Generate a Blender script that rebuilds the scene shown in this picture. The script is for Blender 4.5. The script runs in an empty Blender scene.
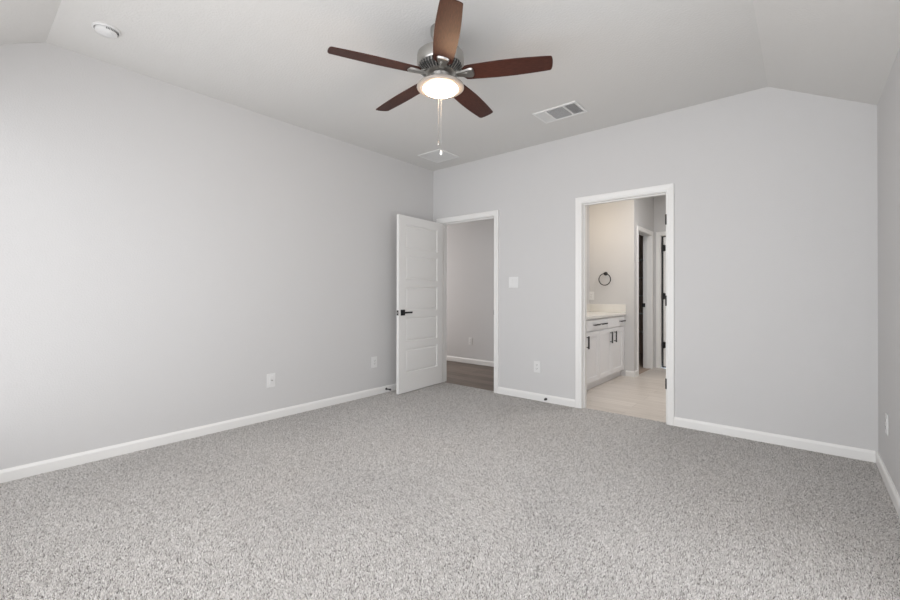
import bpy, bmesh, math, random
from mathutils import Vector, Matrix

# ------------------------------------------------------------------ camera
sc = bpy.context.scene
C = sc.collection
FPX, Y0 = 420.31, 291.79
YAW, PIT, ROL = math.radians(40.0834), math.radians(0.2563), math.radians(0.0909)
cam = bpy.data.cameras.new('camera')
cam.sensor_width = 36.0
cam.lens = FPX * 36.0 / 900.0
cam.shift_y = (Y0 - 300.0) / 900.0
cam.clip_start = 0.02
cam_ob = bpy.data.objects.new('camera', cam)
C.objects.link(cam_ob)
_r = Vector((math.cos(YAW), math.sin(YAW), 0)); _f = Vector((-math.sin(YAW), math.cos(YAW), 0)); _u = Vector((0, 0, 1))
_f2 = _f * math.cos(PIT) + _u * math.sin(PIT); _u2 = _u * math.cos(PIT) - _f * math.sin(PIT)
_r3 = _r * math.cos(ROL) + _u2 * math.sin(ROL); _u3 = _u2 * math.cos(ROL) - _r * math.sin(ROL)
cam_ob.matrix_world = Matrix(((_r3.x, _u3.x, -_f2.x, 3.7016), (_r3.y, _u3.y, -_f2.y, -4.056), (_r3.z, _u3.z, -_f2.z, 1.1433), (0, 0, 0, 1)))
sc.camera = cam_ob

# ------------------------------------------------------------------ light, exposure
sc.view_settings.view_transform = 'Standard'
sc.view_settings.look = 'None'
sc.view_settings.gamma = 1.0
sc.view_settings.use_curve_mapping = False
sc.view_settings.exposure = 0.24
sc.cycles.use_denoising = True
sc.cycles.max_bounces = 14
sc.cycles.diffuse_bounces = 10
sc.cycles.sample_clamp_indirect = 6.0
sc.cycles.caustics_reflective = False
sc.cycles.caustics_refractive = False

w = bpy.data.worlds.new('daylight')
sc.world = w
w.use_nodes = True
w.node_tree.nodes['Background'].inputs['Color'].default_value = (0.80, 0.90, 1.0, 1)
w.node_tree.nodes['Background'].inputs['Strength'].default_value = 1.0

def area_light(name, loc, rot, sx, sy, energy, color):
    l = bpy.data.lights.new(name, 'AREA')
    l.shape = 'RECTANGLE'; l.size = sx; l.size_y = sy
    l.energy = energy; l.color = color
    o = bpy.data.objects.new(name, l); C.objects.link(o)
    o.location = loc; o.rotation_euler = rot
    return o

W, D, HC, ZR, XB, YK, WT = 4.0867, 4.27, 2.7445, 2.43, 3.492, -3.672, 0.114
DAY = (0.988, 0.983, 0.995)
# area lights fitted for brightness, set in front of the unseen rear windows
for _x, _e in ((0.75, 16.5), (2.04, 24.0), (3.33, 39.5)):
    area_light('window_daylight', (_x, -D + 0.004, 1.23), (math.radians(90), 0, 0), 1.21, 2.06, _e * 0.93, DAY)
# and one in front of the added window of the right wall
area_light('window_daylight', (W - 0.004, -2.35, 1.23), (0, math.radians(90), 0), 2.06, 1.16, 12.0, DAY)
# added fill lights without fixtures: at the hall's end and under the bathroom ceiling
area_light('hall_fill_light', (-2.12, 0.77, 1.35), (0, math.radians(-90), 0), 2.2, 1.2, 22.5, (1.0, 0.95, 0.93))
area_light('bathroom_fill_light', (2.75, 1.3, 2.70), (0, 0, 0), 0.6, 0.6, 21, (0.99, 0.975, 0.97))

def point_light(name, loc, energy, color, size):
    l = bpy.data.lights.new(name, 'POINT'); l.energy = energy; l.color = color; l.shadow_soft_size = size
    o = bpy.data.objects.new(name, l); C.objects.link(o); o.location = loc
point_light('vanity_lamp', (1.40, 1.30, 2.12), 6.2, (1.0, .80, .56), .06)     # warm lamp over the vanity, hidden by the wall

# ------------------------------------------------------------------ materials
def new_mat(name, color, rough=0.6, metal=0.0, emit=None, estr=0.0, spec=0.5):
    m = bpy.data.materials.new(name); m.use_nodes = True
    b = m.node_tree.nodes['Principled BSDF']
    b.inputs['Base Color'].default_value = (*color, 1)
    b.inputs['Roughness'].default_value = rough
    b.inputs['Metallic'].default_value = metal
    b.inputs['Specular IOR Level'].default_value = spec
    if emit:
        b.inputs['Emission Color'].default_value = (*emit, 1)
        b.inputs['Emission Strength'].default_value = estr
    return m

def bsdf(m): return m.node_tree.nodes['Principled BSDF']

def add_bump(m, scale, strength, dist, detail=3.0, stretch=None):
    nt = m.node_tree
    tc = nt.nodes.new('ShaderNodeTexCoord'); mp = nt.nodes.new('ShaderNodeMapping')
    if stretch: mp.inputs['Scale'].default_value = stretch
    n = nt.nodes.new('ShaderNodeTexNoise'); n.inputs['Scale'].default_value = scale; n.inputs['Detail'].default_value = detail
    b = nt.nodes.new('ShaderNodeBump'); b.inputs['Strength'].default_value = strength; b.inputs['Distance'].default_value = dist
    nt.links.new(tc.outputs['Object'], mp.inputs['Vector']); nt.links.new(mp.outputs[0], n.inputs['Vector'])
    nt.links.new(n.outputs['Fac'], b.inputs['Height']); nt.links.new(b.outputs[0], bsdf(m).inputs['Normal'])
    return n

def ramp_color(m, fac_socket, stops):
    nt = m.node_tree
    r = nt.nodes.new('ShaderNodeValToRGB')
    el = r.color_ramp.elements
    el[0].position, el[0].color = stops[0][0], (*stops[0][1], 1)
    el[1].position, el[1].color = stops[-1][0], (*stops[-1][1], 1)
    for p, c in stops[1:-1]:
        e = el.new(p); e.color = (*c, 1)
    nt.links.new(fac_socket, r.inputs['Fac'])
    return r

M = {}
M['wall'] = new_mat('grey_wall_paint', (0.593, 0.588, 0.585), 0.75, spec=0.25); add_bump(M['wall'], 110, 0.20, 0.005)
M['ceiling'] = new_mat('ceiling_paint', (0.673, 0.665, 0.648), 0.85, spec=0.2); add_bump(M['ceiling'], 75, 0.35, 0.006)
M['trim'] = new_mat('white_trim_paint', (0.775, 0.77, 0.755), 0.38); add_bump(M['trim'], 30, 0.03, 0.002)
M['doorpaint'] = new_mat('white_door_paint', (0.775, 0.77, 0.755), 0.42); add_bump(M['doorpaint'], 60, 0.04, 0.002, stretch=(1, 1, 0.1))
M['plate'] = new_mat('white_plastic', (0.72, 0.72, 0.715), 0.35); add_bump(M['plate'], 200, 0.02, 0.001)
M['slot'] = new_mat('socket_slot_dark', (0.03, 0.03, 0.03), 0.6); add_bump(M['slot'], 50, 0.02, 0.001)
M['black'] = new_mat('matte_black_metal', (0.010, 0.010, 0.011), 0.5, 0.0); add_bump(M['black'], 300, 0.05, 0.001)
M['nickel'] = new_mat('brushed_nickel', (0.46, 0.45, 0.43), 0.36, 1.0); add_bump(M['nickel'], 260, 0.06, 0.001, stretch=(1, 1, 0.05))
M['darkmetal'] = new_mat('dark_vent_metal', (0.42, 0.42, 0.43), 0.6, 0.0); add_bump(M['darkmetal'], 200, 0.05, 0.001)
M['ventwhite'] = new_mat('white_enamel', (0.76, 0.76, 0.75), 0.4); add_bump(M['ventwhite'], 90, 0.02, 0.001)
M['cabinet'] = new_mat('white_cabinet_paint', (0.78, 0.78, 0.79), 0.4); add_bump(M['cabinet'], 60, 0.03, 0.001)
M['counter'] = new_mat('cream_cultured_marble', (0.84, 0.79, 0.71), 0.25); n = add_bump(M['counter'], 5, 0.02, 0.001)
M['counter'].node_tree.links.new(ramp_color(M['counter'], n.outputs['Fac'], [(0.3, (0.70, 0.68, 0.64)), (0.7, (0.77, 0.755, 0.72))]).outputs[0], bsdf(M['counter']).inputs['Base Color'])
M['shelf'] = new_mat('shelf_white', (0.55, 0.53, 0.50), 0.5); add_bump(M['shelf'], 40, 0.03, 0.001)
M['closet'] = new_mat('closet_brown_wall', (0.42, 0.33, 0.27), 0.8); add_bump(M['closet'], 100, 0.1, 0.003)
M['bowl'] = new_mat('frosted_lit_glass', (0.95, 0.93, 0.88), 0.3, emit=(1.0, 0.86, 0.68), estr=9.0); add_bump(M['bowl'], 100, 0.01, 0.001)
M['chain'] = new_mat('pull_chain_white_metal', (0.55, 0.54, 0.52), 0.4, 0.2); add_bump(M['chain'], 900, 0.1, 0.001)

# fan blade wood
m = new_mat('dark_walnut_blade', (0.08, 0.03, 0.02), 0.48, spec=0.22); M['blade'] = m
n = add_bump(m, 28, 0.05, 0.001, 6, (1, 14, 1))
m.node_tree.links.new(ramp_color(m, n.outputs['Fac'], [(0.30, (0.030, 0.0100, 0.0070)), (0.5, (0.052, 0.018, 0.0125)), (0.72, (0.085, 0.030, 0.020))]).outputs[0], bsdf(m).inputs['Base Color'])

# carpet
M['carpetback'] = new_mat('carpet_backing', (0.34, 0.335, 0.325), 1.0, spec=0.05); add_bump(M['carpetback'], 200, 0.5, 0.004)
def pile_mat():
    m = new_mat('grey_carpet_yarn', (0.5, 0.5, 0.49), 1.0, spec=0.05); nt = m.node_tree
    a = nt.nodes.new('ShaderNodeAttribute'); a.attribute_name = 'yarn'
    r = ramp_color(m, a.outputs['Fac'], YARN)
    nt.links.new(r.outputs[0], bsdf(m).inputs['Base Color'])
    return m
YARN = [(0.0, (0.20, 0.19, 0.178)), (0.28, (0.53, 0.51, 0.492)), (0.60, (0.73, 0.708, 0.688)), (1.0, (0.92, 0.905, 0.885))]
M['pile'] = pile_mat()

def carpet_pile():
    """cut pile: one tuft (a leaning three-sided tip) every few millimetres, each of one flecked yarn colour"""
    import numpy as np
    rng = np.random.default_rng(7)
    st = 0.0043
    xs = np.arange(0.004, W - 0.004, st); ys = np.arange(-D + 0.004, 0.046, st)
    X, Y = np.meshgrid(xs, ys); X = X.ravel(); Y = Y.ravel(); n0 = len(X)
    X = X + rng.uniform(-.45, .45, n0) * st; Y = Y + rng.uniform(-.45, .45, n0) * st
    keep = (Y < -0.001) | ((X > 0.135) & (X < 0.955)) | ((X > 2.01) & (X < 2.775))
    X = X[keep]; Y = Y[keep]; n = len(X)
    # direction of the lay changes slowly over the room (vacuum strokes)
    def wave(fx, fy, p): return np.sin(X * fx + Y * fy + p)
    lay = 1.2 * wave(1.3, 2.1, .4) + .9 * wave(-3.1, 1.2, 2.0) + .5 * wave(5.2, 4.3, 1.0)
    amt = .0034 + .0020 * wave(2.3, -3.7, .7)
    H = .0085 * rng.uniform(.72, 1.22, n)
    lx = amt * np.cos(lay) + rng.normal(0, .0022, n); ly = amt * np.sin(lay) + rng.normal(0, .0022, n)
    a0 = rng.uniform(0, 2 * np.pi, n); r = .0024 * rng.uniform(.8, 1.25, n)
    V = np.empty((n, 6, 3), np.float32)
    for k in range(3):
        a = a0 + k * 2 * np.pi / 3
        V[:, k, 0] = X + r * np.cos(a); V[:, k, 1] = Y + r * np.sin(a); V[:, k, 2] = -.006
        V[:, k + 3, 0] = X + lx + .55 * r * np.cos(a + .5); V[:, k + 3, 1] = Y + ly + .55 * r * np.sin(a + .5); V[:, k + 3, 2] = -.006 + H
    base = (np.arange(n) * 6)[:, None]
    F = np.concatenate([base + np.array([[0, 1, 4, 3]]), base + np.array([[1, 2, 5, 4]]), base + np.array([[2, 0, 3, 5]])], 1).reshape(-1)
    Tt = (base + np.array([[3, 4, 5]])).reshape(-1)
    nq, ntri = n * 3, n
    me = bpy.data.meshes.new('carpet_pile')
    me.vertices.add(n * 6); me.vertices.foreach_set('co', V.reshape(-1))
    me.loops.add(nq * 4 + ntri * 3); me.loops.foreach_set('vertex_index', np.concatenate([F, Tt]).astype(np.int32))
    me.polygons.add(nq + ntri)
    me.polygons.foreach_set('loop_start', np.concatenate([np.arange(nq) * 4, nq * 4 + np.arange(ntri) * 3]).astype(np.int32))
    me.update(calc_edges=True)
    at = me.attributes.new('yarn', 'FLOAT', 'POINT')
    u = np.clip(rng.normal(.43, .235, n), 0, 1)
    at.data.foreach_set('value', np.repeat(u, 6).astype(np.float32))
    me.materials.append(M['pile'])
    o = bpy.data.objects.new('carpet_pile', me); C.objects.link(o)
    o['kind'] = 'stuff'; o['label'] = 'grey flecked cut pile carpet covering the bedroom floor'; o['category'] = 'carpet'

def plank_mat(name, stops, mortar, bw, rh, rough, rot=0.0):
    m = new_mat(name, stops[1][1], rough); nt = m.node_tree; L = nt.links
    tc = nt.nodes.new('ShaderNodeTexCoord'); mp = nt.nodes.new('ShaderNodeMapping')
    mp.inputs['Rotation'].default_value = (0, 0, rot); L.new(tc.outputs['Object'], mp.inputs[0])
    br = nt.nodes.new('ShaderNodeTexBrick'); br.inputs['Scale'].default_value = 1.0
    br.inputs['Brick Width'].default_value = bw; br.inputs['Row Height'].default_value = rh
    br.inputs['Mortar Size'].default_value = 0.002; br.offset = 0.37
    br.inputs['Color1'].default_value = (0, 0, 0, 1); br.inputs['Color2'].default_value = (1, 1, 1, 1); br.inputs['Mortar'].default_value = (0.5, 0.5, 0.5, 1)
    L.new(mp.outputs[0], br.inputs['Vector'])
    st = nt.nodes.new('ShaderNodeMapping'); st.inputs['Scale'].default_value = (1.5, 16, 1); L.new(mp.outputs[0], st.inputs[0])
    n = nt.nodes.new('ShaderNodeTexNoise'); n.inputs['Scale'].default_value = 1.6; n.inputs['Detail'].default_value = 6; L.new(st.outputs[0], n.inputs['Vector'])
    sp = nt.nodes.new('ShaderNodeSeparateColor'); L.new(br.outputs['Color'], sp.inputs[0])
    a = nt.nodes.new('ShaderNodeMath'); a.operation = 'MULTIPLY_ADD'; a.inputs[1].default_value = 0.3; L.new(sp.outputs[0], a.inputs[0]); 
    a2 = nt.nodes.new('ShaderNodeMath'); a2.operation = 'MULTIPLY'; a2.inputs[1].default_value = 0.8; L.new(n.outputs['Fac'], a2.inputs[0]); L.new(a2.outputs[0], a.inputs[2])
    r = ramp_color(m, a.outputs[0], stops)
    mx = nt.nodes.new('ShaderNodeMix'); mx.data_type = 'RGBA'; L.new(br.outputs['Fac'], mx.inputs[0]); L.new(r.outputs[0], mx.inputs[6]); mx.inputs[7].default_value = (*mortar, 1)
    L.new(mx.outputs[2], bsdf(m).inputs['Base Color'])
    return m
M['wood'] = plank_mat('dark_wood_floor', [(0.25, (0.085, 0.062, 0.048)), (0.5, (0.15, 0.115, 0.092)), (0.8, (0.23, 0.18, 0.145))], (0.05, 0.035, 0.028), 1.2, 0.17, 0.45)
M['tile'] = plank_mat('pale_wood_look_tile', [(0.25, (0.50, 0.45, 0.40)), (0.5, (0.61, 0.56, 0.51)), (0.8, (0.71, 0.66, 0.61))], (0.45, 0.41, 0.37), 0.9, 0.2, 0.35)

def glass_mat():
    m = bpy.data.materials.new('window_glass'); m.use_nodes = True; nt = m.node_tree
    nt.nodes.remove(nt.nodes['Principled BSDF'])
    t = nt.nodes.new('ShaderNodeBsdfTransparent'); g = nt.nodes.new('ShaderNodeBsdfGlossy'); g.inputs['Roughness'].default_value = 0.02
    fr = nt.nodes.new('ShaderNodeFresnel'); mx = nt.nodes.new('ShaderNodeMixShader')
    nt.links.new(fr.outputs[0], mx.inputs[0]); nt.links.new(t.outputs[0], mx.inputs[1]); nt.links.new(g.outputs[0], mx.inputs[2])
    nt.links.new(mx.outputs[0], nt.nodes['Material Output'].inputs[0])
    return m
M['glass'] = glass_mat()

# ------------------------------------------------------------------ mesh helpers
def bx(bm, x0, x1, y0, y1, z0, z1, bev=0.0, seg=2):
    v = [bm.verts.new((x, y, z)) for x in (x0, x1) for y in (y0, y1) for z in (z0, z1)]
    fs = [bm.faces.new([v[i] for i in f]) for f in ((0, 1, 3, 2), (4, 6, 7, 5), (0, 4, 5, 1), (2, 3, 7, 6), (0, 2, 6, 4), (1, 5, 7, 3))]
    if bev:
        es = list({e for f in fs for e in f.edges})
        bmesh.ops.bevel(bm, geom=es, offset=bev, segments=seg, affect='EDGES', profile=0.6)
    return v

def box(*a, bev=0.0, seg=2):
    bm = bmesh.new(); bx(bm, *a, bev=bev, seg=seg); return bm

def prism(bm, pts, axis, a0, a1):
    """pts 2D polygon extruded along axis ('x': pts are y,z; 'y': pts are x,z; 'z': pts are x,y)."""
    def p3(p, a):
        return {'x': (a, p[0], p[1]), 'y': (p[0], a, p[1]), 'z': (p[0], p[1], a)}[axis]
    A = [bm.verts.new(p3(p, a0)) for p in pts]; B = [bm.verts.new(p3(p, a1)) for p in pts]
    bm.faces.new(A); bm.faces.new(B[::-1])
    n = len(pts)
    for i in range(n):
        bm.faces.new((A[i], B[i], B[(i + 1) % n], A[(i + 1) % n]))

def lathe(bm, prof, seg=48, cx=0, cy=0, cz=0, axis='z'):
    rings = []
    for r, z in prof:
        if r < 1e-6:
            rings.append([bm.verts.new(tr((0, 0, z), cx, cy, cz, axis))])
        else:
            rings.append([bm.verts.new(tr((r * math.cos(2 * math.pi * k / seg), r * math.sin(2 * math.pi * k / seg), z), cx, cy, cz, axis)) for k in range(seg)])
    for a, b in zip(rings, rings[1:]):
        for k in range(seg):
            k2 = (k + 1) % seg
            if len(a) == 1 and len(b) == 1: continue
            if len(a) == 1: bm.faces.new((a[0], b[k], b[k2]))
            elif len(b) == 1: bm.faces.new((a[k], a[k2], b[0]))
            else: bm.faces.new((a[k], a[k2], b[k2], b[k]))
    return bm

def tr(p, cx, cy, cz, axis):
    x, y, z = p
    if axis == 'x': x, y, z = z, x, y
    elif axis == 'y': x, y, z = x, z, y
    return (x + cx, y + cy, z + cz)

def tube(bm, pts, rad, seg=10, caps=True):
    pts = [Vector(p) for p in pts]; rings = []
    for i, p in enumerate(pts):
        d = (pts[min(i + 1, len(pts) - 1)] - pts[max(i - 1, 0)]).normalized()
        a = Vector((0, 0, 1)) if abs(d.z) < 0.9 else Vector((1, 0, 0))
        s = d.cross(a).normalized(); t = d.cross(s).normalized()
        rings.append([bm.verts.new(p + (s * math.cos(2 * math.pi * k / seg) + t * math.sin(2 * math.pi * k / seg)) * rad) for k in range(seg)])
    for a, b in zip(rings, rings[1:]):
        for k in range(seg): bm.faces.new((a[k], a[(k + 1) % seg], b[(k + 1) % seg], b[k]))
    if caps: bm.faces.new(rings[0]); bm.faces.new(rings[-1][::-1])

def obj(name, bm, mat, parent=None, smooth=False, loc=None, rot=None):
    bmesh.ops.recalc_face_normals(bm, faces=bm.faces)
    me = bpy.data.meshes.new(name); bm.to_mesh(me); bm.free()
    me.materials.append(M[mat] if isinstance(mat, str) else mat)
    if smooth:
        for p in me.polygons: p.use_smooth = True
        try: me.set_sharp_from_angle(angle=math.radians(35))
        except Exception: pass
    o = bpy.data.objects.new(name, me); C.objects.link(o)
    if parent: o.parent = parent
    if loc: o.location = loc
    if rot: o.rotation_euler = rot
    return o

def struct(name, bm, mat, parent=None, **k):
    o = obj(name, bm, mat, parent, **k)
    if parent is None: o['kind'] = 'structure'
    return o

def struct_empty(name, loc=(0, 0, 0), rz=0):
    o = bpy.data.objects.new(name, None); C.objects.link(o); o.location = loc; o.rotation_euler = (0, 0, rz); o['kind'] = 'structure'
    return o

def thing(name, label, cat, loc=(0, 0, 0), rot=(0, 0, 0), group=None):
    o = bpy.data.objects.new(name, None); C.objects.link(o); o.location = loc; o.rotation_euler = rot
    return tag(o, label, cat, group)

def tag(o, label, cat, group=None):
    o['label'] = label; o['category'] = cat
    if group: o['group'] = group
    return o

# ------------------------------------------------------------------ main room shell
ZF = -0.10
bm = bmesh.new(); bx(bm, -WT, W + WT, -D - WT, 0.05, ZF, -0.006); struct('floor', bm, 'carpetback')
carpet_pile()

# ceiling: flat middle with slopes down to the right wall and to the window wall
bm = bmesh.new()
def ceil_slab(quads):
    vs = {}
    def g(p):
        if p not in vs: vs[p] = bm.verts.new(p)
        return vs[p]
    for q in quads: bm.faces.new([g(p) for p in q])
ceil_slab([((0, 0, HC), (XB, 0, HC), (XB, YK, HC), (0, YK, HC)),
           ((XB, 0, HC), (W, 0, ZR), (W, -D, ZR), (XB, YK, HC)),
           ((0, YK, HC), (XB, YK, HC), (W, -D, ZR), (0, -D, ZR))])
g = bmesh.ops.extrude_face_region(bm, geom=list(bm.faces))
bmesh.ops.translate(bm, verts=[v for v in g['geom'] if isinstance(v, bmesh.types.BMVert)], vec=(0, 0, 0.10))
struct('ceiling', bm, 'ceiling')

# wall with the two doorways (y 0 .. WT)
J1a, J1b = 0.132, 0.955      # doorway 1 faces of the jambs
J2a, J2b = 2.010, 2.775      # doorway 2
DH = 2.043                   # head of the openings
JT = 0.018                   # jamb thickness
bm = bmesh.new()
T = HC + 0.05
bx(bm, -WT, J1a - JT, 0, WT, ZF, T)
bx(bm, J1a - JT, J1b + JT, 0, WT, DH + JT, T)
bx(bm, J1b + JT, J2a - JT, 0, WT, ZF, T)
bx(bm, J2a - JT, J2b + JT, 0, WT, DH + JT, T)
bx(bm, J2b + JT, W + WT, 0, WT, ZF, T)
struct('wall_back', bm, 'wall')
bm = bmesh.new(); bx(bm, -WT, 0, -D, 0, ZF, T); struct('wall_left', bm, 'wall')
RW0, RW1, RZ0, RZ1 = -2.95, -1.75, 0.18, 2.28      # added window of the right wall, out of view, put in for its light
bm = bmesh.new(); bx(bm, W, W + WT, -D, RW0, ZF, T); bx(bm, W, W + WT, RW1, 0, ZF, T); bx(bm, W, W + WT, RW0, RW1, ZF, RZ0); bx(bm, W, W + WT, RW0, RW1, RZ1, T); struct('wall_right', bm, 'wall')
WIN = [(0.125, 1.375), (1.415, 2.665), (2.705, 3.955)]; WZ0, WZ1 = 0.18, 2.28  # unseen rear windows, number and width chosen to suit the fitted lights
bm = bmesh.new()
bx(bm, -WT, W + WT, -D - WT, -D, ZF, WZ0); bx(bm, -WT, W + WT, -D - WT, -D, WZ1, T)
for a, b in ((-WT, WIN[0][0]), (WIN[0][1], WIN[1][0]), (WIN[1][1], WIN[2][0]), (WIN[2][1], W + WT)): bx(bm, a, b, -D - WT, -D, WZ0, WZ1)
struct('wall_front', bm, 'wall')
for i, (a, b) in enumerate(WIN + [(RW0, RW1)]):
    if i < 3: e = struct_empty('window_%d' % (i + 1), ((a + b) / 2, -D, WZ0))
    else: e = struct_empty('window_4', (W, (a + b) / 2, RZ0), math.radians(90))
    hw = (b - a) / 2; hh = WZ1 - WZ0; t = 0.018
    bm = bmesh.new()
    for u in ((-hw, hw, 0, t), (-hw, hw, hh - t, hh), (-hw, -hw + t, t, hh - t), (hw - t, hw, t, hh - t)): bx(bm, u[0], u[1], -.020, .012, u[2], u[3])
    bx(bm, -hw + t, hw - t, -.008, .012, hh / 2 - .012, hh / 2 + .012)
    obj('window_frame', bm, 'trim', e)
    obj('window_pane', box(-hw + t, hw - t, -.014, -.010, t, hh - t), 'glass', e)

# baseboards
BH, BT = 0.078, 0.014
def base_prof(): return [(0, 0), (BT, 0), (BT, BH - 0.018), (BT - 0.004, BH - 0.008), (0.005, BH), (0, BH)]
def baseboard(name, axis, a0, a1, off, sign, z=0.0):
    bm = bmesh.new()
    prism(bm, [(off + sign * p, q + z) for p, q in base_prof()], axis, a0, a1)
    return struct(name, bm, 'trim')

def bb_y(name, x, sign, y0, y1, z=0.0):      # runs along Y, stuck to the wall face x
    bm = bmesh.new(); prism(bm, [(x + sign * p, q + z) for p, q in base_prof()], 'y', y0, y1); return struct(name, bm, 'trim')
def bb_x(name, y, sign, x0, x1, z=0.0):      # runs along X, stuck to the wall face y
    bm = bmesh.new(); prism(bm, [(y + sign * p, q + z) for p, q in base_prof()], 'x', x0, x1); return struct(name, bm, 'trim')
CW = 0.060; RV = 0.005; CT = 0.016
bb_y('baseboard_left', 0, 1, -D, 0)
bb_y('baseboard_right', W, -1, -D, 0)
bb_x('baseboard_front', -D, 1, BT, W - BT)
bb_x('baseboard_back_left', 0, -1, BT, J1a - RV - CW)
bb_x('baseboard_back_middle', 0, -1, J1b + RV + CW, J2a - RV - CW)
bb_x('baseboard_back_right', 0, -1, J2b + RV + CW, W - BT)

# casings + jambs: one trim object per doorway
def casing_u(bm, x0, x1, h, y, sign, z0=0.0):
    """casing around an opening in a wall face at y, protruding sign*CT; stepped profile"""
    def strip(pin, pout):
        pass
    a, b, t = x0 - RV, x1 + RV, h + RV
    prof = [(0.0, 0.0), (0.0, 0.010), (0.010, 0.013), (0.018, 0.011), (0.045, 0.015), (CW - 0.003, CT), (CW, CT - 0.003), (CW, 0.0)]
    rings = []
    for (px, pz, sx, sz) in ((a, z0, -1, 0), (a, t, -1, 1), (b, t, 1, 1), (b, z0, 1, 0)):
        rings.append([bm.verts.new((px + sx * d, y + sign * k, pz + sz * d)) for d, k in prof])
    n = len(prof)
    for A, B in zip(rings, rings[1:]):
        for k in range(n): bm.faces.new((A[k], A[(k + 1) % n], B[(k + 1) % n], B[k]))
    bm.faces.new(rings[0]); bm.faces.new(rings[-1][::-1])

def doorway(name, x0, x1, stop_y, z0=0.0):
    e = struct_empty(name, (0, 0, 0))
    bm = bmesh.new(); casing_u(bm, x0, x1, DH, 0, -1); obj('casing', bm, 'trim', e)
    bm = bmesh.new(); casing_u(bm, x0, x1, DH, WT, 1); obj('casing', bm, 'trim', e)
    bm = bmesh.new()
    bx(bm, x0 - JT, x0, -0.001, WT + .001, z0, DH + JT); bx(bm, x1, x1 + JT, -0.001, WT + .001, z0, DH + JT); bx(bm, x0, x1, -0.001, WT + .001, DH, DH + JT)
    obj('jamb', bm, 'trim', e)
    bm = bmesh.new(); a, b = stop_y
    bx(bm, x0, x0 + 0.011, a, b, z0, DH); bx(bm, x1 - 0.011, x1, a, b, z0, DH); bx(bm, x0 + .011, x1 - .011, a, b, DH - 0.011, DH)
    obj('door_stop_strip', bm, 'trim', e)
    return e
tw1 = doorway('trim_1', J1a, J1b, (0.040, 0.075))
tw2 = doorway('trim_2', J2a, J2b, (0.038, 0.072), -0.005)
# strike lip on doorway 1, hinges left on the right jamb of doorway 2
o = obj('strike_plate', box(J1b - 0.002, J1b + 0.003, -0.004, 0.020, 0.90, 0.955), 'black', tw1); o['label'] = 'black strike plate'
for z in (1.799, 1.085, 0.355):
    bm = bmesh.new(); lathe(bm, [(0, -.045), (.0075, -.045), (.0075, .045), (0, .045)], 12, J2b + .001, -.006, z); bx(bm, J2b - .001, J2b + .002, -.004, .028, z - .044, z + .044)
    o = obj('hinge', bm, 'black', tw2, smooth=True); o['label'] = 'black door hinge'

# ------------------------------------------------------------------ door 1: open five-panel leaf
def panel_leaf(w, h, t, rects, z0=0.0):
    bm = bmesh.new()
    xs = sorted({0, w} | {r[0] for r in rects} | {r[1] for r in rects}); zs = sorted({0, h} | {r[2] for r in rects} | {r[3] for r in rects})
    for side in (0, 1):
        y = 0 if side == 0 else t; sg = 1 if side == 0 else -1
        V = {}
        def g(x, z, d=0.0):
            k = (round(x, 5), round(z, 5), round(d, 5))
            if k not in V: V[k] = bm.verts.new((x, y + sg * d, z + z0))
            return V[k]
        for i in range(len(xs) - 1):
            for j in range(len(zs) - 1):
                x0, x1, a0, a1 = xs[i], xs[i + 1], zs[j], zs[j + 1]
                if any(r[0] <= x0 and r[1] >= x1 and r[2] <= a0 and r[3] >= a1 for r in rects):
                    levels = [(0, 0), (0.003, 0.009), (0.011, 0.010), (0.015, 0.009), (0.030, 0.003), (0.034, 0.003)]
                    prev = None
                    for ins, dep in levels:
                        ring = [g(x0 + ins, a0 + ins, dep), g(x1 - ins, a0 + ins, dep), g(x1 - ins, a1 - ins, dep), g(x0 + ins, a1 - ins, dep)]
                        if prev:
                            for k in range(4): bm.faces.new((prev[k], prev[(k + 1) % 4], ring[(k + 1) % 4], ring[k]))
                        prev = ring
                    bm.faces.new(prev)
                else:
                    bm.faces.new((g(x0, a0), g(x1, a0), g(x1, a1), g(x0, a1)))
    # rim
    for (p, q) in (((0, 0), (w, 0)), ((w, 0), (w, h)), ((w, h), (0, h)), ((0, h), (0, 0))):
        bm.faces.new([bm.verts.new((p[0], 0, p[1] + z0)), bm.verts.new((q[0], 0, q[1] + z0)), bm.verts.new((q[0], t, q[1] + z0)), bm.verts.new((p[0], t, p[1] + z0))])
    bmesh.ops.remove_doubles(bm, verts=bm.verts, dist=0.0002)
    return bm
LW, LH, LT = 0.814, 2.022, 0.035
PZ = [(0.218 + k * 0.3575, 0.218 + k * 0.3575 + 0.276) for k in range(5)]
rects = [(0.112, LW - 0.112, a, b) for a, b in PZ]
d1 = struct_empty('door_1', (J1a + 0.004, -0.010, 0.013), math.radians(-85.9))
obj('door_leaf', panel_leaf(LW, LH, LT, rects), 'doorpaint', d1)
def lever(parent, x, z, side, dirn):
    """square rose and straight lever; side=+1 on the face y=LT, -1 on the face y=0"""
    y = LT if side > 0 else 0
    o = obj('rose', box(x - .033, x + .033, min(y, y + side * .009), max(y, y + side * .009), z - .033, z + .033, bev=.0015), 'black', parent); o['label'] = 'black square door rose'
    bm = bmesh.new()
    tube(bm, [(x, y + side * .006, z), (x, y + side * .045, z)], .011, 14)
    ya, yb = sorted((y + side * .038, y + side * .050))
    bx(bm, min(x - dirn * .012, x + dirn * .115), max(x - dirn * .012, x + dirn * .115), ya, yb, z - .010, z + .010, bev=.002)
    o = obj('lever_handle', bm, 'black', parent, smooth=True); o['label'] = 'black lever handle'
lever(d1, LW - 0.062, 0.915, 1, -1)
lever(d1, LW - 0.062, 0.915, -1, -1)
o = obj('latch_plate', box(LW - .0005, LW + .0025, LT / 2 - .0125, LT / 2 + .0125, .885, .942, bev=.0008), 'black', d1); o['label'] = 'black latch plate on the door edge'
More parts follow.
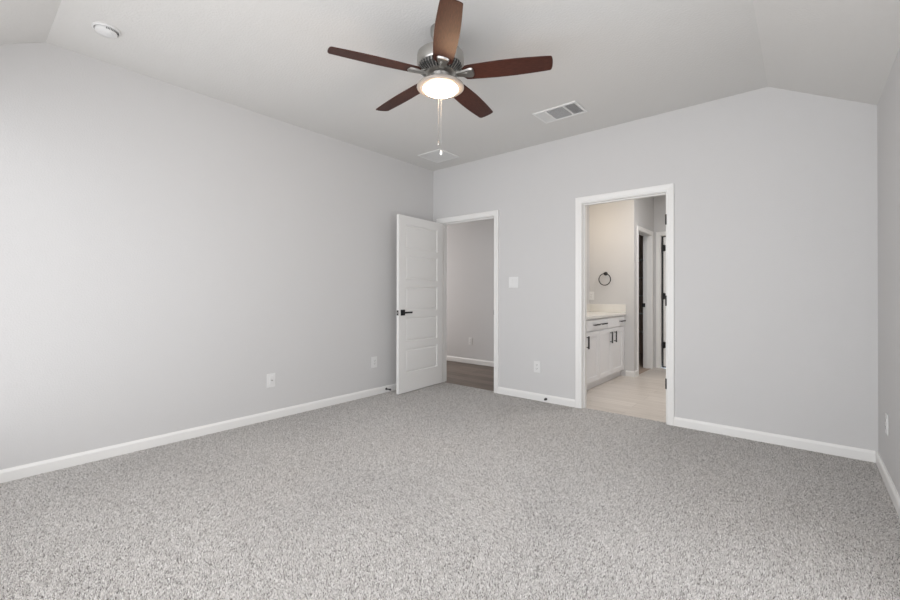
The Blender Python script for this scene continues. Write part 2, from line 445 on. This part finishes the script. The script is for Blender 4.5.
bm = bmesh.new(); bx(bm, LW + .002, LW + .010, LT / 2 - .006, LT / 2 + .006, .905, .922, bev=.001); obj('latch_bolt', bm, 'nickel', d1)
for z in (0.20, 1.0, 1.80):
    bm = bmesh.new(); lathe(bm, [(0, -.045), (.006, -.045), (.006, .045), (0, .045)], 12, -.002, -.006, z)
    o = obj('hinge', bm, 'black', d1, smooth=True)

# ------------------------------------------------------------------ hall beyond doorway 1
HX0, HX1, HY = -2.2, 1.16, 1.425
HZ = -0.004
bm = bmesh.new(); bx(bm, HX0, HX1, WT, HY, ZF, HZ); bx(bm, J1a, J1b, 0.05, WT, ZF, HZ); struct('floor_hall', bm, 'wood')
bm = bmesh.new(); bx(bm, HX0 - WT, HX1, HY, HY + WT, ZF, HC); struct('wall_hall_back', bm, 'wall')
bm = bmesh.new(); bx(bm, HX0 - WT, HX0, WT, HY, ZF, HC); bx(bm, HX0 - WT, -WT, 0, WT, ZF, HC); struct('wall_hall_left', bm, 'wall')
bm = bmesh.new(); bx(bm, HX1, HX1 + WT, WT, 2.035, ZF, HC); struct('wall_hall_right', bm, 'wall')
bm = bmesh.new(); bx(bm, HX0, HX1, WT, HY, HC, HC + .1); struct('ceiling_hall', bm, 'ceiling')
bb_x('baseboard_hall', HY, -1, HX0, HX1, HZ + 0.008)

# ------------------------------------------------------------------ bathroom beyond doorway 2
BX0, BX1 = HX1 + WT, 3.60          # left / right wall faces
VX, VY = 1.905, 2.035              # corner of the projecting closet wall, face of the wall with the towel ring
FY = 3.04                          # far wall
bm = bmesh.new(); bx(bm, BX0, BX1, WT, VY, ZF, HZ); bx(bm, VX, BX1, VY, FY, ZF, HZ); bx(bm, J2a, J2b, 0.05, WT, ZF, HZ); struct('floor_bathroom', bm, 'tile')
bm = bmesh.new(); bx(bm, BX0, VX, VY, VY + WT, ZF, HC); struct('wall_bathroom_vanity_end', bm, 'wall')
CY0, CY1 = 2.225, 2.885            # closet opening
bm = bmesh.new()
bx(bm, VX - WT, VX, VY + WT, CY0 - JT, ZF, HC); bx(bm, VX - WT, VX, CY0 - JT, CY1 + JT, DH + JT, HC); bx(bm, VX - WT, VX, CY1 + JT, 4.6, ZF, HC)
struct('wall_bathroom_closet', bm, 'wall')
FO0, FO1 = 2.004, 2.78             # far door opening
bm = bmesh.new()
bx(bm, VX, FO0 - JT, FY, FY + WT, ZF, HC); bx(bm, FO0 - JT, FO1 + JT, FY, FY + WT, DH + JT, HC); bx(bm, FO1 + JT, BX1, FY, FY + WT, ZF, HC)
struct('wall_bathroom_far', bm, 'wall')
bm = bmesh.new(); bx(bm, BX1, BX1 + WT, WT, FY + WT, ZF, HC); struct('wall_bathroom_right', bm, 'wall')
bm = bmesh.new(); bx(bm, BX0, BX1, WT, VY, HC, HC + .1); bx(bm, VX, BX1, VY, FY, HC, HC + .1); struct('ceiling_bathroom', bm, 'ceiling')
bb_x('baseboard_bathroom_end', VY, -1, 1.795, VX, HZ)
bb_y('baseboard_bathroom_closet', VX, 1, VY - BT, CY0 - RV - CW, HZ)

# closet opening casing + jamb
e = struct_empty('trim_3', (VX, 0, 0), math.radians(90))   # local x -> world +y, local -y -> world +x
bm = bmesh.new(); casing_u(bm, CY0, CY1, DH, 0, -1, HZ); obj('casing', bm, 'trim', e)
bm = bmesh.new()
bx(bm, CY0 - JT, CY0, -.001, WT + .001, HZ, DH + JT); bx(bm, CY1, CY1 + JT, -.001, WT + .001, HZ, DH + JT); bx(bm, CY0, CY1, -.001, WT + .001, DH, DH + JT)
bx(bm, CY1 - .018, CY1, .045, .080, HZ, DH); bx(bm, CY0, CY0 + .011, .045, .080, HZ, DH)
obj('jamb', bm, 'trim', e)
bm = bmesh.new(); bx(bm, CY1 - .018, CY1, .078, .125, .94, 1.00, bev=.002)
o = obj('strike_plate', bm, 'black', e); o['label'] = 'black latch hardware on the closet jamb'
# closet interior
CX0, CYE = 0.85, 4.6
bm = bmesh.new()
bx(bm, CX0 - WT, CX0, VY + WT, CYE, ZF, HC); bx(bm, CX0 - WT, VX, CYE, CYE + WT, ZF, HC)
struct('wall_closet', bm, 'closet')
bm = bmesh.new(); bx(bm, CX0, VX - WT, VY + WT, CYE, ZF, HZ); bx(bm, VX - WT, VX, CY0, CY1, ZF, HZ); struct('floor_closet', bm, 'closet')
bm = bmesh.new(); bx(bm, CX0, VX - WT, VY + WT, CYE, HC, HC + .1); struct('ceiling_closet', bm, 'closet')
for k, z in enumerate((0.42, 0.76, 1.10, 1.44, 1.78)):
    bm = bmesh.new(); bx(bm, CX0 + .002, VX - WT - .002, CYE - .33, CYE - .002, z, z + .018, bev=.002)
    nm = ['lowest', 'second lowest', 'middle', 'second highest', 'highest'][k]
    tag(obj('closet_shelf', bm, 'shelf'), 'pale closet shelf in the dark closet beyond the bathroom, the %s one' % nm, 'shelf', 'shelves inside the dark closet')

# far door with black hinges, gap beside and below it
e = struct_empty('trim_4', (0, FY, 0))
bm = bmesh.new(); casing_u(bm, FO0, FO1, DH, 0, -1, HZ); obj('casing', bm, 'trim', e)
bm = bmesh.new(); bx(bm, FO0 - JT, FO0, -.001, WT, HZ, DH + JT); bx(bm, FO1, FO1 + JT, -.001, WT, HZ, DH + JT); bx(bm, FO0, FO1, -.001, WT, DH, DH + JT); obj('jamb', bm, 'trim', e)
e = struct_empty('door_2', (FO0 + .034, FY + .022, 0.025))
obj('door_leaf', panel_leaf(0.72, 2.00, LT, [(0.11, .61, a, b) for a, b in PZ]), 'doorpaint', e)
for z in (0.33, 1.085, 1.83):
    bm = bmesh.new(); lathe(bm, [(0, -.05), (.010, -.05), (.010, .05), (0, .05)], 12, .008, -.012, z); bx(bm, -.020, .030, -.004, .001, z - .045, z + .045)
    o = obj('hinge', bm, 'black', e, smooth=True); o['label'] = 'black door hinge'
bm = bmesh.new(); bx(bm, FO0, FO1, FY + .075, FY + .085, HZ, DH); struct('dark_panel_behind_far_door', bm, 'slot')  # black sheet standing for the unlit room, shade painted into the gap

# ------------------------------------------------------------------ vanity
vx = 1.772   # carcass front
van = thing('vanity_cabinet', 'white bathroom vanity cabinet with black bar pulls under a cream worktop', 'cabinet', (1.55, 1.07, HZ))
ox, oy, oz = 1.55, 1.07, HZ
def vb(x0, x1, y0, y1, z0, z1, bev=0): return box(x0 - ox, x1 - ox, y0 - oy, y1 - oy, z0 - oz, z1 - oz, bev=bev)
bm = bmesh.new()
bx(bm, BX0 + .003 - ox, vx - ox, .13 - oy, VY - .002 - oy, .085 - oz, .848 - oz)
obj('body', bm, 'cabinet', van)
obj('toe_kick', vb(BX0 + .003, 1.722, .13, VY - .002, HZ, .085), 'cabinet', van)
def shaker(y0, y1, z0, z1, fr):
    bm = bmesh.new(); a, b, c, d = y0 - oy, y1 - oy, z0 - oz, z1 - oz; X0, X1 = vx - ox, vx + .020 - ox
    if fr:
        bx(bm, X0, X1, a, a + fr, c, d, bev=.0015, seg=1); bx(bm, X0, X1, b - fr, b, c, d, bev=.0015, seg=1)
        bx(bm, X0, X1, a + fr, b - fr, c, c + fr, bev=.0015, seg=1); bx(bm, X0, X1, a + fr, b - fr, d - fr, d, bev=.0015, seg=1)
        bx(bm, X0, X1 - .007, a + fr, b - fr, c + fr, d - fr)
    else: bx(bm, X0, X1, a, b, c, d, bev=.002)
    return bm
def pull(parent, y, z, vert, L=.145):
    bm = bmesh.new(); X = vx + .020 - ox; y -= oy; z -= oz; h = L / 2
    if vert:
        for s in (-1, 1): tube(bm, [(X, y, z + s * (h - .015)), (X + .030, y, z + s * (h - .015))], .005, 8)
        bx(bm, X + .024, X + .035, y - .012, y + .012, z - h, z + h, bev=.0015)
    else:
        for s in (-1, 1): tube(bm, [(X, y + s * (h - .015), z), (X + .030, y + s * (h - .015), z)], .005, 8)
        bx(bm, X + .024, X + .035, y - h, y + h, z - .008, z + .008, bev=.0015)
    o = obj('pull_handle', bm, 'black', parent); o['label'] = 'black bar pull'
g = .007
for (y0, y1, hy) in ((.14, .59, .53), (.59, 1.04, .645), (1.04, 1.49, 1.417), (1.49, 1.94, 1.567)):
    d = obj('cabinet_door', shaker(y0 + g, y1 - g, .105, .692, .055), 'cabinet', van)
    pull(d, hy, .585, True)
for (y0, y1, hs) in ((.14, .655, (.40,)), (.655, 1.312, (.91, 1.16)), (1.312, 1.765, ()), (1.765, 1.99, (1.85,))):
    d = obj('drawer' if hs else 'false_front', shaker(y0 + g, y1 - g, .708, .835, 0), 'cabinet', van)
    for hy in hs: pull(d, hy, .775, False, .17)
# worktop
wt = thing('vanity_worktop', 'cream worktop with raised side splash on the white bathroom vanity', 'worktop', (1.55, 1.07, .85))
bm = bmesh.new(); bx(bm, BX0 + .001 - 1.55, 1.805 - 1.55, .115 - 1.07, VY - .001 - 1.07, 0, .032, bev=.004); obj('slab', bm, 'counter', wt)
bm = bmesh.new(); bx(bm, BX0 + .022 - 1.55, 1.80 - 1.55, VY - .021 - 1.07, VY - .001 - 1.07, .032, .145, bev=.004); obj('side_splash', bm, 'counter', wt)
bm = bmesh.new(); bx(bm, BX0 + .001 - 1.55, BX0 + .021 - 1.55, .115 - 1.07, VY - .001 - 1.07, .032, .145, bev=.004); obj('back_splash', bm, 'counter', wt)
# towel ring
tr_ = thing('towel_ring', 'round black towel ring on the bathroom wall above the vanity', 'towel ring', (1.515, VY, 1.435))
bm = bmesh.new(); lathe(bm, [(0, 0), (.027, 0), (.027, -.008), (.024, -.012), (0, -.012)], 28, axis='y'); obj('mount_plate', bm, 'black', tr_, smooth=True)
bm = bmesh.new(); tube(bm, [(0, -.010, 0), (0, -.045, 0)], .010, 14); lathe(bm, [(0, -.032), (.015, -.034), (.017, -.045), (.015, -.056), (0, -.058)], 20, axis='y'); obj('post', bm, 'black', tr_, smooth=True)
bm = bmesh.new(); tube(bm, [(.083 * math.sin(a), -.045, -.083 + .083 * math.cos(a)) for a in [2 * math.pi * k / 48 for k in range(49)]], .0065, 10, False); obj('ring', bm, 'black', tr_, smooth=True)
# ------------------------------------------------------------------ wall plates
def plate(name, label, cat, loc, rz, w=.070, h=.114, kind='duplex', group=None):
    """local: face looks towards -y, centre at loc"""
    t = thing(name, label, cat, loc, (0, 0, rz), group)
    bm = bmesh.new(); bx(bm, -w / 2, w / 2, -.006, 0, -h / 2, h / 2, bev=.003, seg=2); obj('cover_plate', bm, 'plate', t)
    if kind == 'duplex':
        for z in (-.020, .020):
            bm = bmesh.new(); bx(bm, -.017, .017, -.009, -.004, z - .0145, z + .0145, bev=.004); r = obj('receptacle', bm, 'plate', t)
            bm = bmesh.new()
            bx(bm, -.009, -.0065, -.0096, -.0085, z - .001, z + .009); bx(bm, .0065, .009, -.0096, -.0085, z - .001, z + .009)
            lathe(bm, [(0, -.0096), (.0028, -.0096), (.0028, -.0085), (0, -.0085)], 10, 0, 0, z - .007, 'y'); obj('socket_slot', bm, 'slot', r)
    elif kind == 'decora':
        bm = bmesh.new(); bx(bm, -.0165, .0165, -.009, -.004, -.033, .033, bev=.002); r = obj('receptacle', bm, 'plate', t)
        bm = bmesh.new()
        for z in (-.016, .016):
            bx(bm, -.009, -.0065, -.0096, -.0085, z - .001, z + .008); bx(bm, .0065, .009, -.0096, -.0085, z - .001, z + .008)
            lathe(bm, [(0, -.0096), (.0028, -.0096), (.0028, -.0085), (0, -.0085)], 10, 0, 0, z - .007, 'y')
        obj('socket_slot', bm, 'slot', r)
    elif kind == 'jack':
        bm = bmesh.new(); bx(bm, -.0165, .0165, -.0085, -.004, -.033, .033, bev=.002); obj('insert', bm, 'plate', t)
        bm = bmesh.new(); lathe(bm, [(0, -.018), (.0055, -.018), (.0055, -.008), (.008, -.008), (.008, -.006), (0, -.006)], 14, .004, 0, 0, 'y'); o = obj('coax_jack', bm, 'nickel', t, smooth=True); o['label'] = 'metal cable jack'
    elif kind == 'switch':
        for x in (-.023, .023):
            bm = bmesh.new()
            prism(bm, [(-.004, -.0335), (-.0075, -.0335), (-.011, .0335), (-.004, .0335)], 'x', x - .0165, x + .0165); obj('rocker', bm, 'plate', t)
    for z in ((-.048, .048) if kind != 'duplex' else (0,)):
        for x in ((-.023, .023) if kind == 'switch' else (0,)):
            bm = bmesh.new(); lathe(bm, [(0, -.0072), (.0028, -.0070), (.003, -.005)], 10, x, 0, z, 'y'); obj('screw', bm, 'plate', t)
    return t
RL = math.radians(90)     # face towards +x  (wall_left)
plate('cable_wall_plate', 'white cable jack plate on the left wall, nearer the camera', 'wall plate', (0, -2.180, .355), RL, .080, .125, 'jack')
plate('wall_outlet', 'white wall outlet on the left wall near the open door', 'outlet', (0, -.983, .372), RL, .080, .125, 'decora', 'white wall outlets')
plate('wall_outlet', 'white wall outlet on the back wall between the two doorways', 'outlet', (1.512, 0, .360), 0, .076, .122, 'duplex', 'white wall outlets')
plate('wall_outlet', 'white wall outlet seen edge-on on the right wall near the corner', 'outlet', (W, -.420, .362), -RL, .076, .122, 'duplex', 'white wall outlets')
plate('wall_outlet', 'white wall outlet low on the hall wall through the left doorway', 'outlet', (-.470, HY, .368), 0, .070, .120, 'duplex', 'white wall outlets')
plate('wall_outlet', 'white wall outlet beside the towel ring above the vanity worktop', 'outlet', (1.305, VY, 1.115), 0, .080, .122, 'decora', 'white wall outlets')
plate('light_switch', 'white double rocker light switch on the back wall beside the left doorway', 'light switch', (1.219, 0, 1.272), 0, .122, .122, 'switch')

# ------------------------------------------------------------------ door stops
def stop(label, loc, rz, L=.075):
    t = thing('door_stop', label, 'door stop', loc, (0, 0, rz), 'black baseboard door stops')
    bm = bmesh.new(); lathe(bm, [(0, 0), (.013, 0), (.013, -.005), (.006, -.009), (.006, -L + .012)], 18, axis='y'); obj('rod', bm, 'black', t, smooth=True)
    bm = bmesh.new(); lathe(bm, [(0, -L + .014), (.010, -L + .014), (.0115, -L + .004), (.009, -L), (0, -L)], 18, axis='y'); obj('tip', bm, 'slot', t, smooth=True)
stop('black door stop on the left baseboard behind the open door', (BT, -.815, .045), RL)
stop('small black door stop on the back baseboard between the two doorways', (1.625, -BT, .036), 0, .032)

# ------------------------------------------------------------------ smoke detector, ceiling vents
sd = thing('smoke_detector', 'round white smoke detector on the ceiling at the upper left', 'smoke detector', (.47, -3.455, HC))
bm = bmesh.new(); lathe(bm, [(0, 0), (.068, 0), (.069, -.006), (.066, -.010), (.060, -.011)], 48); obj('mounting_base', bm, 'plate', sd, smooth=True)
bm = bmesh.new(); lathe(bm, [(.056, -.008), (.057, -.012), (.054, -.024), (.045, -.031), (.020, -.033), (0, -.033)], 48); bo = obj('body', bm, 'plate', sd, smooth=True)
bm = bmesh.new(); lathe(bm, [(.010, -.0315), (.012, -.036), (.009, -.0375), (0, -.0375)], 20, .028, .01, 0); obj('test_button', bm, 'plate', bo, smooth=True)
bm = bmesh.new()
for k in range(14):
    a = math.radians(k * 8 - 10); c, s = math.cos(a), math.sin(a)
    bx(bm, .0555 * c - .0015, .0555 * c + .0015, .0555 * s - .0015, .0555 * s + .0015, -.023, -.013)
obj('side_vent', bm, 'slot', bo)

# supply register: frame 0.40 x 0.24, three louvre sections
v = thing('ceiling_register', 'white rectangular air register with grey louvres on the ceiling above the back wall', 'air vent', (2.058, -.604, HC))
bm = bmesh.new(); X, Y = .200, .130
for a in ((-X, X, -Y, -Y + .022), (-X, X, Y - .022, Y), (-X, -X + .022, -Y + .022, Y - .022), (X - .022, X, -Y + .022, Y - .022)):
    bx(bm, a[0], a[1], a[2], a[3], -.010, 0, bev=.002, seg=1)
obj('frame', bm, 'ventwhite', v)
obj('duct', box(-X + .02, X - .02, -Y + .02, Y - .02, -.002, 0), 'darkmetal', v)
bm = bmesh.new()
bm.free()
for x in (-.085, .080): obj('divider', box(x - .006, x + .006, -Y + .02, Y - .02, -.009, -.001), 'ventwhite', v)
def slats(name, x0, x1, y0, y1, axis, ang, n, mat='ventwhite'):
    """angled louvre blades in one section"""
    bm = bmesh.new(); c, s = math.cos(ang), math.sin(ang)
    for k in range(n):
        f = (k + .5) / n; h = .0065
        if axis == 'x':   # blades run along x, tilted about x
            y = y0 + (y1 - y0) * f
            prism(bm, [(y - h * c, -.006 - h * s), (y + h * c, -.006 + h * s), (y + h * c, -.0052 + h * s), (y - h * c, -.0052 - h * s)], 'x', x0, x1)
        else:
            x = x0 + (x1 - x0) * f
            prism(bm, [(x - h * c, -.006 - h * s), (x + h * c, -.006 + h * s), (x + h * c, -.0052 + h * s), (x - h * c, -.0052 - h * s)], 'y', y0, y1)
    return obj(name, bm, mat, v)
slats('louvre', -.177, -.093, -.108, .108, 'y', math.radians(38), 9)
slats('louvre', -.077, .072, -.108, .108, 'x', math.radians(40), 14)
slats('louvre', .088, .177, -.108, .108, 'y', math.radians(-42), 7)

# square return / diffuser near the corner
v = thing('ceiling_diffuser', 'square white ceiling air diffuser in the far left corner', 'air vent', (.457, -.413, HC))
S = .172
bm = bmesh.new()
for a in ((-S, S, -S, -S + .024), (-S, S, S - .024, S), (-S, -S + .024, -S + .024, S - .024), (S - .024, S, -S + .024, S - .024)):
    bx(bm, *a, -.010, 0, bev=.002, seg=1)
obj('frame', bm, 'ventwhite', v)
obj('backing', box(-S + .02, S - .02, -S + .02, S - .02, -.002, 0), 'ventwhite', v)
bm = bmesh.new()
for k in range(13):
    y = -.138 + k * .023
    prism(bm, [(y - .0102, -.0080), (y + .0102, -.0072), (y + .0102, -.0062), (y - .0102, -.0070)], 'x', -.15, .15)
obj('louvre', bm, 'ventwhite', v)

# ------------------------------------------------------------------ ceiling fan
FX, FYY, FZ = 2.026, -2.157, 2.462
fan = thing('ceiling_fan', 'five-blade dark walnut ceiling fan with brushed nickel motor and lit bowl', 'ceiling fan', (FX, FYY, HC))
dz = -HC
def fl(prof, mat, name, seg=56, parent=fan):
    bm = bmesh.new(); lathe(bm, [(r, z + dz) for r, z in prof], seg); return obj(name, bm, mat, parent, smooth=True)
fl([(0, HC), (.060, HC), (.062, HC - .006), (.060, HC - .040), (.046, HC - .068), (.028, HC - .078), (0, HC - .078)], 'nickel', 'canopy')
fl([(0, HC - .07), (.013, HC - .07), (.013, 2.60), (0, 2.60)], 'nickel', 'downrod', 20)
hs = fl([(0, 2.632), (.028, 2.632), (.034, 2.612), (.070, 2.598), (.126, 2.590), (.138, 2.584), (.141, 2.574), (.141, 2.520), (.136, 2.512), (.128, 2.510), (.100, 2.506), (0, 2.506)], 'nickel', 'motor_housing')
fl([(.132, 2.513), (.128, 2.497), (.095, 2.474), (.060, 2.470), (0, 2.470)], 'slot', 'vent_cone')
bm = bmesh.new()
for k in range(40):
    a = 2 * math.pi * k / 40; c, s = math.cos(a), math.sin(a)
    P = [(.137, 2.512), (.132, 2.493), (.094, 2.466), (.090, 2.474), (.124, 2.503)]
    A = []; B = []
    for r, z in P:
        for L_, o_ in ((A, -.0020), (B, .0020)): L_.append(bm.verts.new((r * c - o_ * s, r * s + o_ * c, z + dz)))
    bm.faces.new(A); bm.faces.new(B[::-1])
    for i in range(5): bm.faces.new((A[i], B[i], B[(i + 1) % 5], A[(i + 1) % 5]))
obj('vent_fins', bm, 'nickel', fan)
fl([(.090, 2.480), (.092, 2.470), (.080, 2.462), (.060, 2.460), (.056, 2.440), (.056, 2.410), (.064, 2.404), (0, 2.404)], 'nickel', 'switch_housing')
ringm = new_mat('pale_nickel_ring', (.50, .46, .42), .42, .5); add_bump(ringm, 200, .04, .001)
fl([(.050, 2.412), (.090, 2.410), (.132, 2.402), (.141, 2.394), (.142, 2.384), (.136, 2.379), (.120, 2.375), (.108, 2.376), (.106, 2.388), (.050, 2.396)], ringm, 'light_ring')
fl([(.109, 2.386), (.107, 2.379), (.098, 2.367), (.080, 2.357), (.050, 2.350), (.020, 2.347), (0, 2.3465)], 'bowl', 'light_bowl')
fl([(0, 2.350), (.010, 2.349), (.011, 2.343), (.006, 2.338), (0, 2.337)], 'nickel', 'finial', 20)

PITCH = math.radians(-12)
def blade_mesh():
    bm = bmesh.new()
    N = 26; r0, r1 = .135, .646
    prof = []
    for i in range(N + 1):
        u = i / N; r = r0 + (r1 - r0) * u
        wd = .053 + .0125 * math.sin(math.pi * min(1, (u * .93 + .06)) ** 1.1)
        if u < .07: wd *= math.sqrt(max(0, 1 - ((.07 - u) / .07) ** 2)) * .45 + .55
        prof.append((r, wd))
    # tip: slightly bowed end with rounded corners
    top = []; bot = []
    tk = .0028
    sec = []
    for r, wd in prof: sec.append((r, wd))
    we = sec[-1][1]
    tips = [(r1 + .004, we * .93), (r1 + .008, we * .80), (r1 + .012, we * .45), (r1 + .013, 0.0)]
    outline = [(r, wd) for r, wd in sec] + tips
    out = outline + [(r, -wd) for r, wd in outline[-2::-1]]
    T = [bm.verts.new((r, y, tk)) for r, y in out]; B = [bm.verts.new((r, y, -tk)) for r, y in out]
    n = len(out)
    bm.faces.new(T); bm.faces.new(B[::-1])
    for i in range(n): bm.faces.new((T[i], B[i], B[(i + 1) % n], T[(i + 1) % n]))
    return bm
def iron_mesh():
    bm = bmesh.new()
    # spade shaped plate under the root of the blade
    P = [(.098, .016), (.130, .023), (.170, .034), (.188, .037), (.198, .033), (.204, .018), (.205, 0)]
    out = P + [(x, -y) for x, y in P[-2::-1]]
    T = [bm.verts.new((x, y, -.0032)) for x, y in out]; B = [bm.verts.new((.16 + (x - .16) * .93, y * .86, -.0125)) for x, y in out]
    n = len(out); bm.faces.new(T); bm.faces.new(B[::-1])
    for i in range(n): bm.faces.new((T[i], B[i], B[(i + 1) % n], T[(i + 1) % n]))
    return bm
def arm_mesh():
    bm = bmesh.new()
    pts = [(.070, 0, .018), (.100, 0, .010), (.130, 0, -.006), (.165, 0, -.009)]
    ws = [.020, .017, .014, .015]
    R = []
    for (x, y, z), wd in zip(pts, ws): R.append([bm.verts.new((x, a * wd, z + b)) for a, b in ((-1, -.004), (1, -.004), (1, .004), (-1, .004))])
    for a, b in zip(R, R[1:]):
        for k in range(4): bm.faces.new((a[k], a[(k + 1) % 4], b[(k + 1) % 4], b[k]))
    bm.faces.new(R[0]); bm.faces.new(R[-1][::-1])
    return bm
bl = obj('blade', blade_mesh(), 'blade', fan)
ir = obj('blade_iron', iron_mesh(), 'nickel', bl, smooth=True)
ar = obj('blade_arm', arm_mesh(), 'nickel', fan, smooth=True)
for k in range(5):
    a = math.radians(27.83 + 72 * k)
    if k == 0: b, i2, a2 = bl, ir, ar
    else:
        b = bl.copy(); C.objects.link(b); b.parent = fan
        i2 = ir.copy(); C.objects.link(i2); i2.parent = b
        a2 = ar.copy(); C.objects.link(a2); a2.parent = fan
    b.location = (0, 0, FZ + dz); b.rotation_euler = (PITCH, 0, a)
    b.rotation_mode = 'XYZ'
    a2.location = (0, 0, FZ + dz); a2.rotation_euler = (0, 0, a)
def chain(x, y, z0, z1, fobmat, big, mat='chain'):
    bm = bmesh.new(); n = int((z0 - z1) / .0045)
    tube(bm, [(x, y, z0 + dz), (x, y, z1 + dz)], 0.0006, 6)
    for k in range(0, n, 1):
        bmesh.ops.create_icosphere(bm, subdivisions=1, radius=.0011, matrix=Matrix.Translation((x, y, z0 - k * .0045 + dz)))
    c = obj('pull_chain', bm, mat, fan)
    bm = bmesh.new(); s = 1.25 if big else 1.0
    lathe(bm, [(0, .004), (.003 * s, .002), (.006 * s, -.008), (.0075 * s, -.018), (.005 * s, -.026), (0, -.028)], 14, x, y, z1 + dz)
    o = obj('chain_fob', bm, fobmat, c, smooth=True)
cr = (math.cos(YAW), math.sin(YAW))
chain(cr[0] * .004, cr[1] * .004, 2.342, 2.005, 'plate', True)
chain(-cr[0] * .012, -cr[1] * .012, 2.342, 2.065, 'nickel', False, 'nickel')
# the fan's own bulb light
l = bpy.data.lights.new('fan_bulb', 'POINT'); l.energy = 7.5; l.color = (1.0, .66, .40); l.shadow_soft_size = .10
lo = bpy.data.objects.new('fan_bulb', l); C.objects.link(lo); lo.location = (FX, FYY, 2.335)
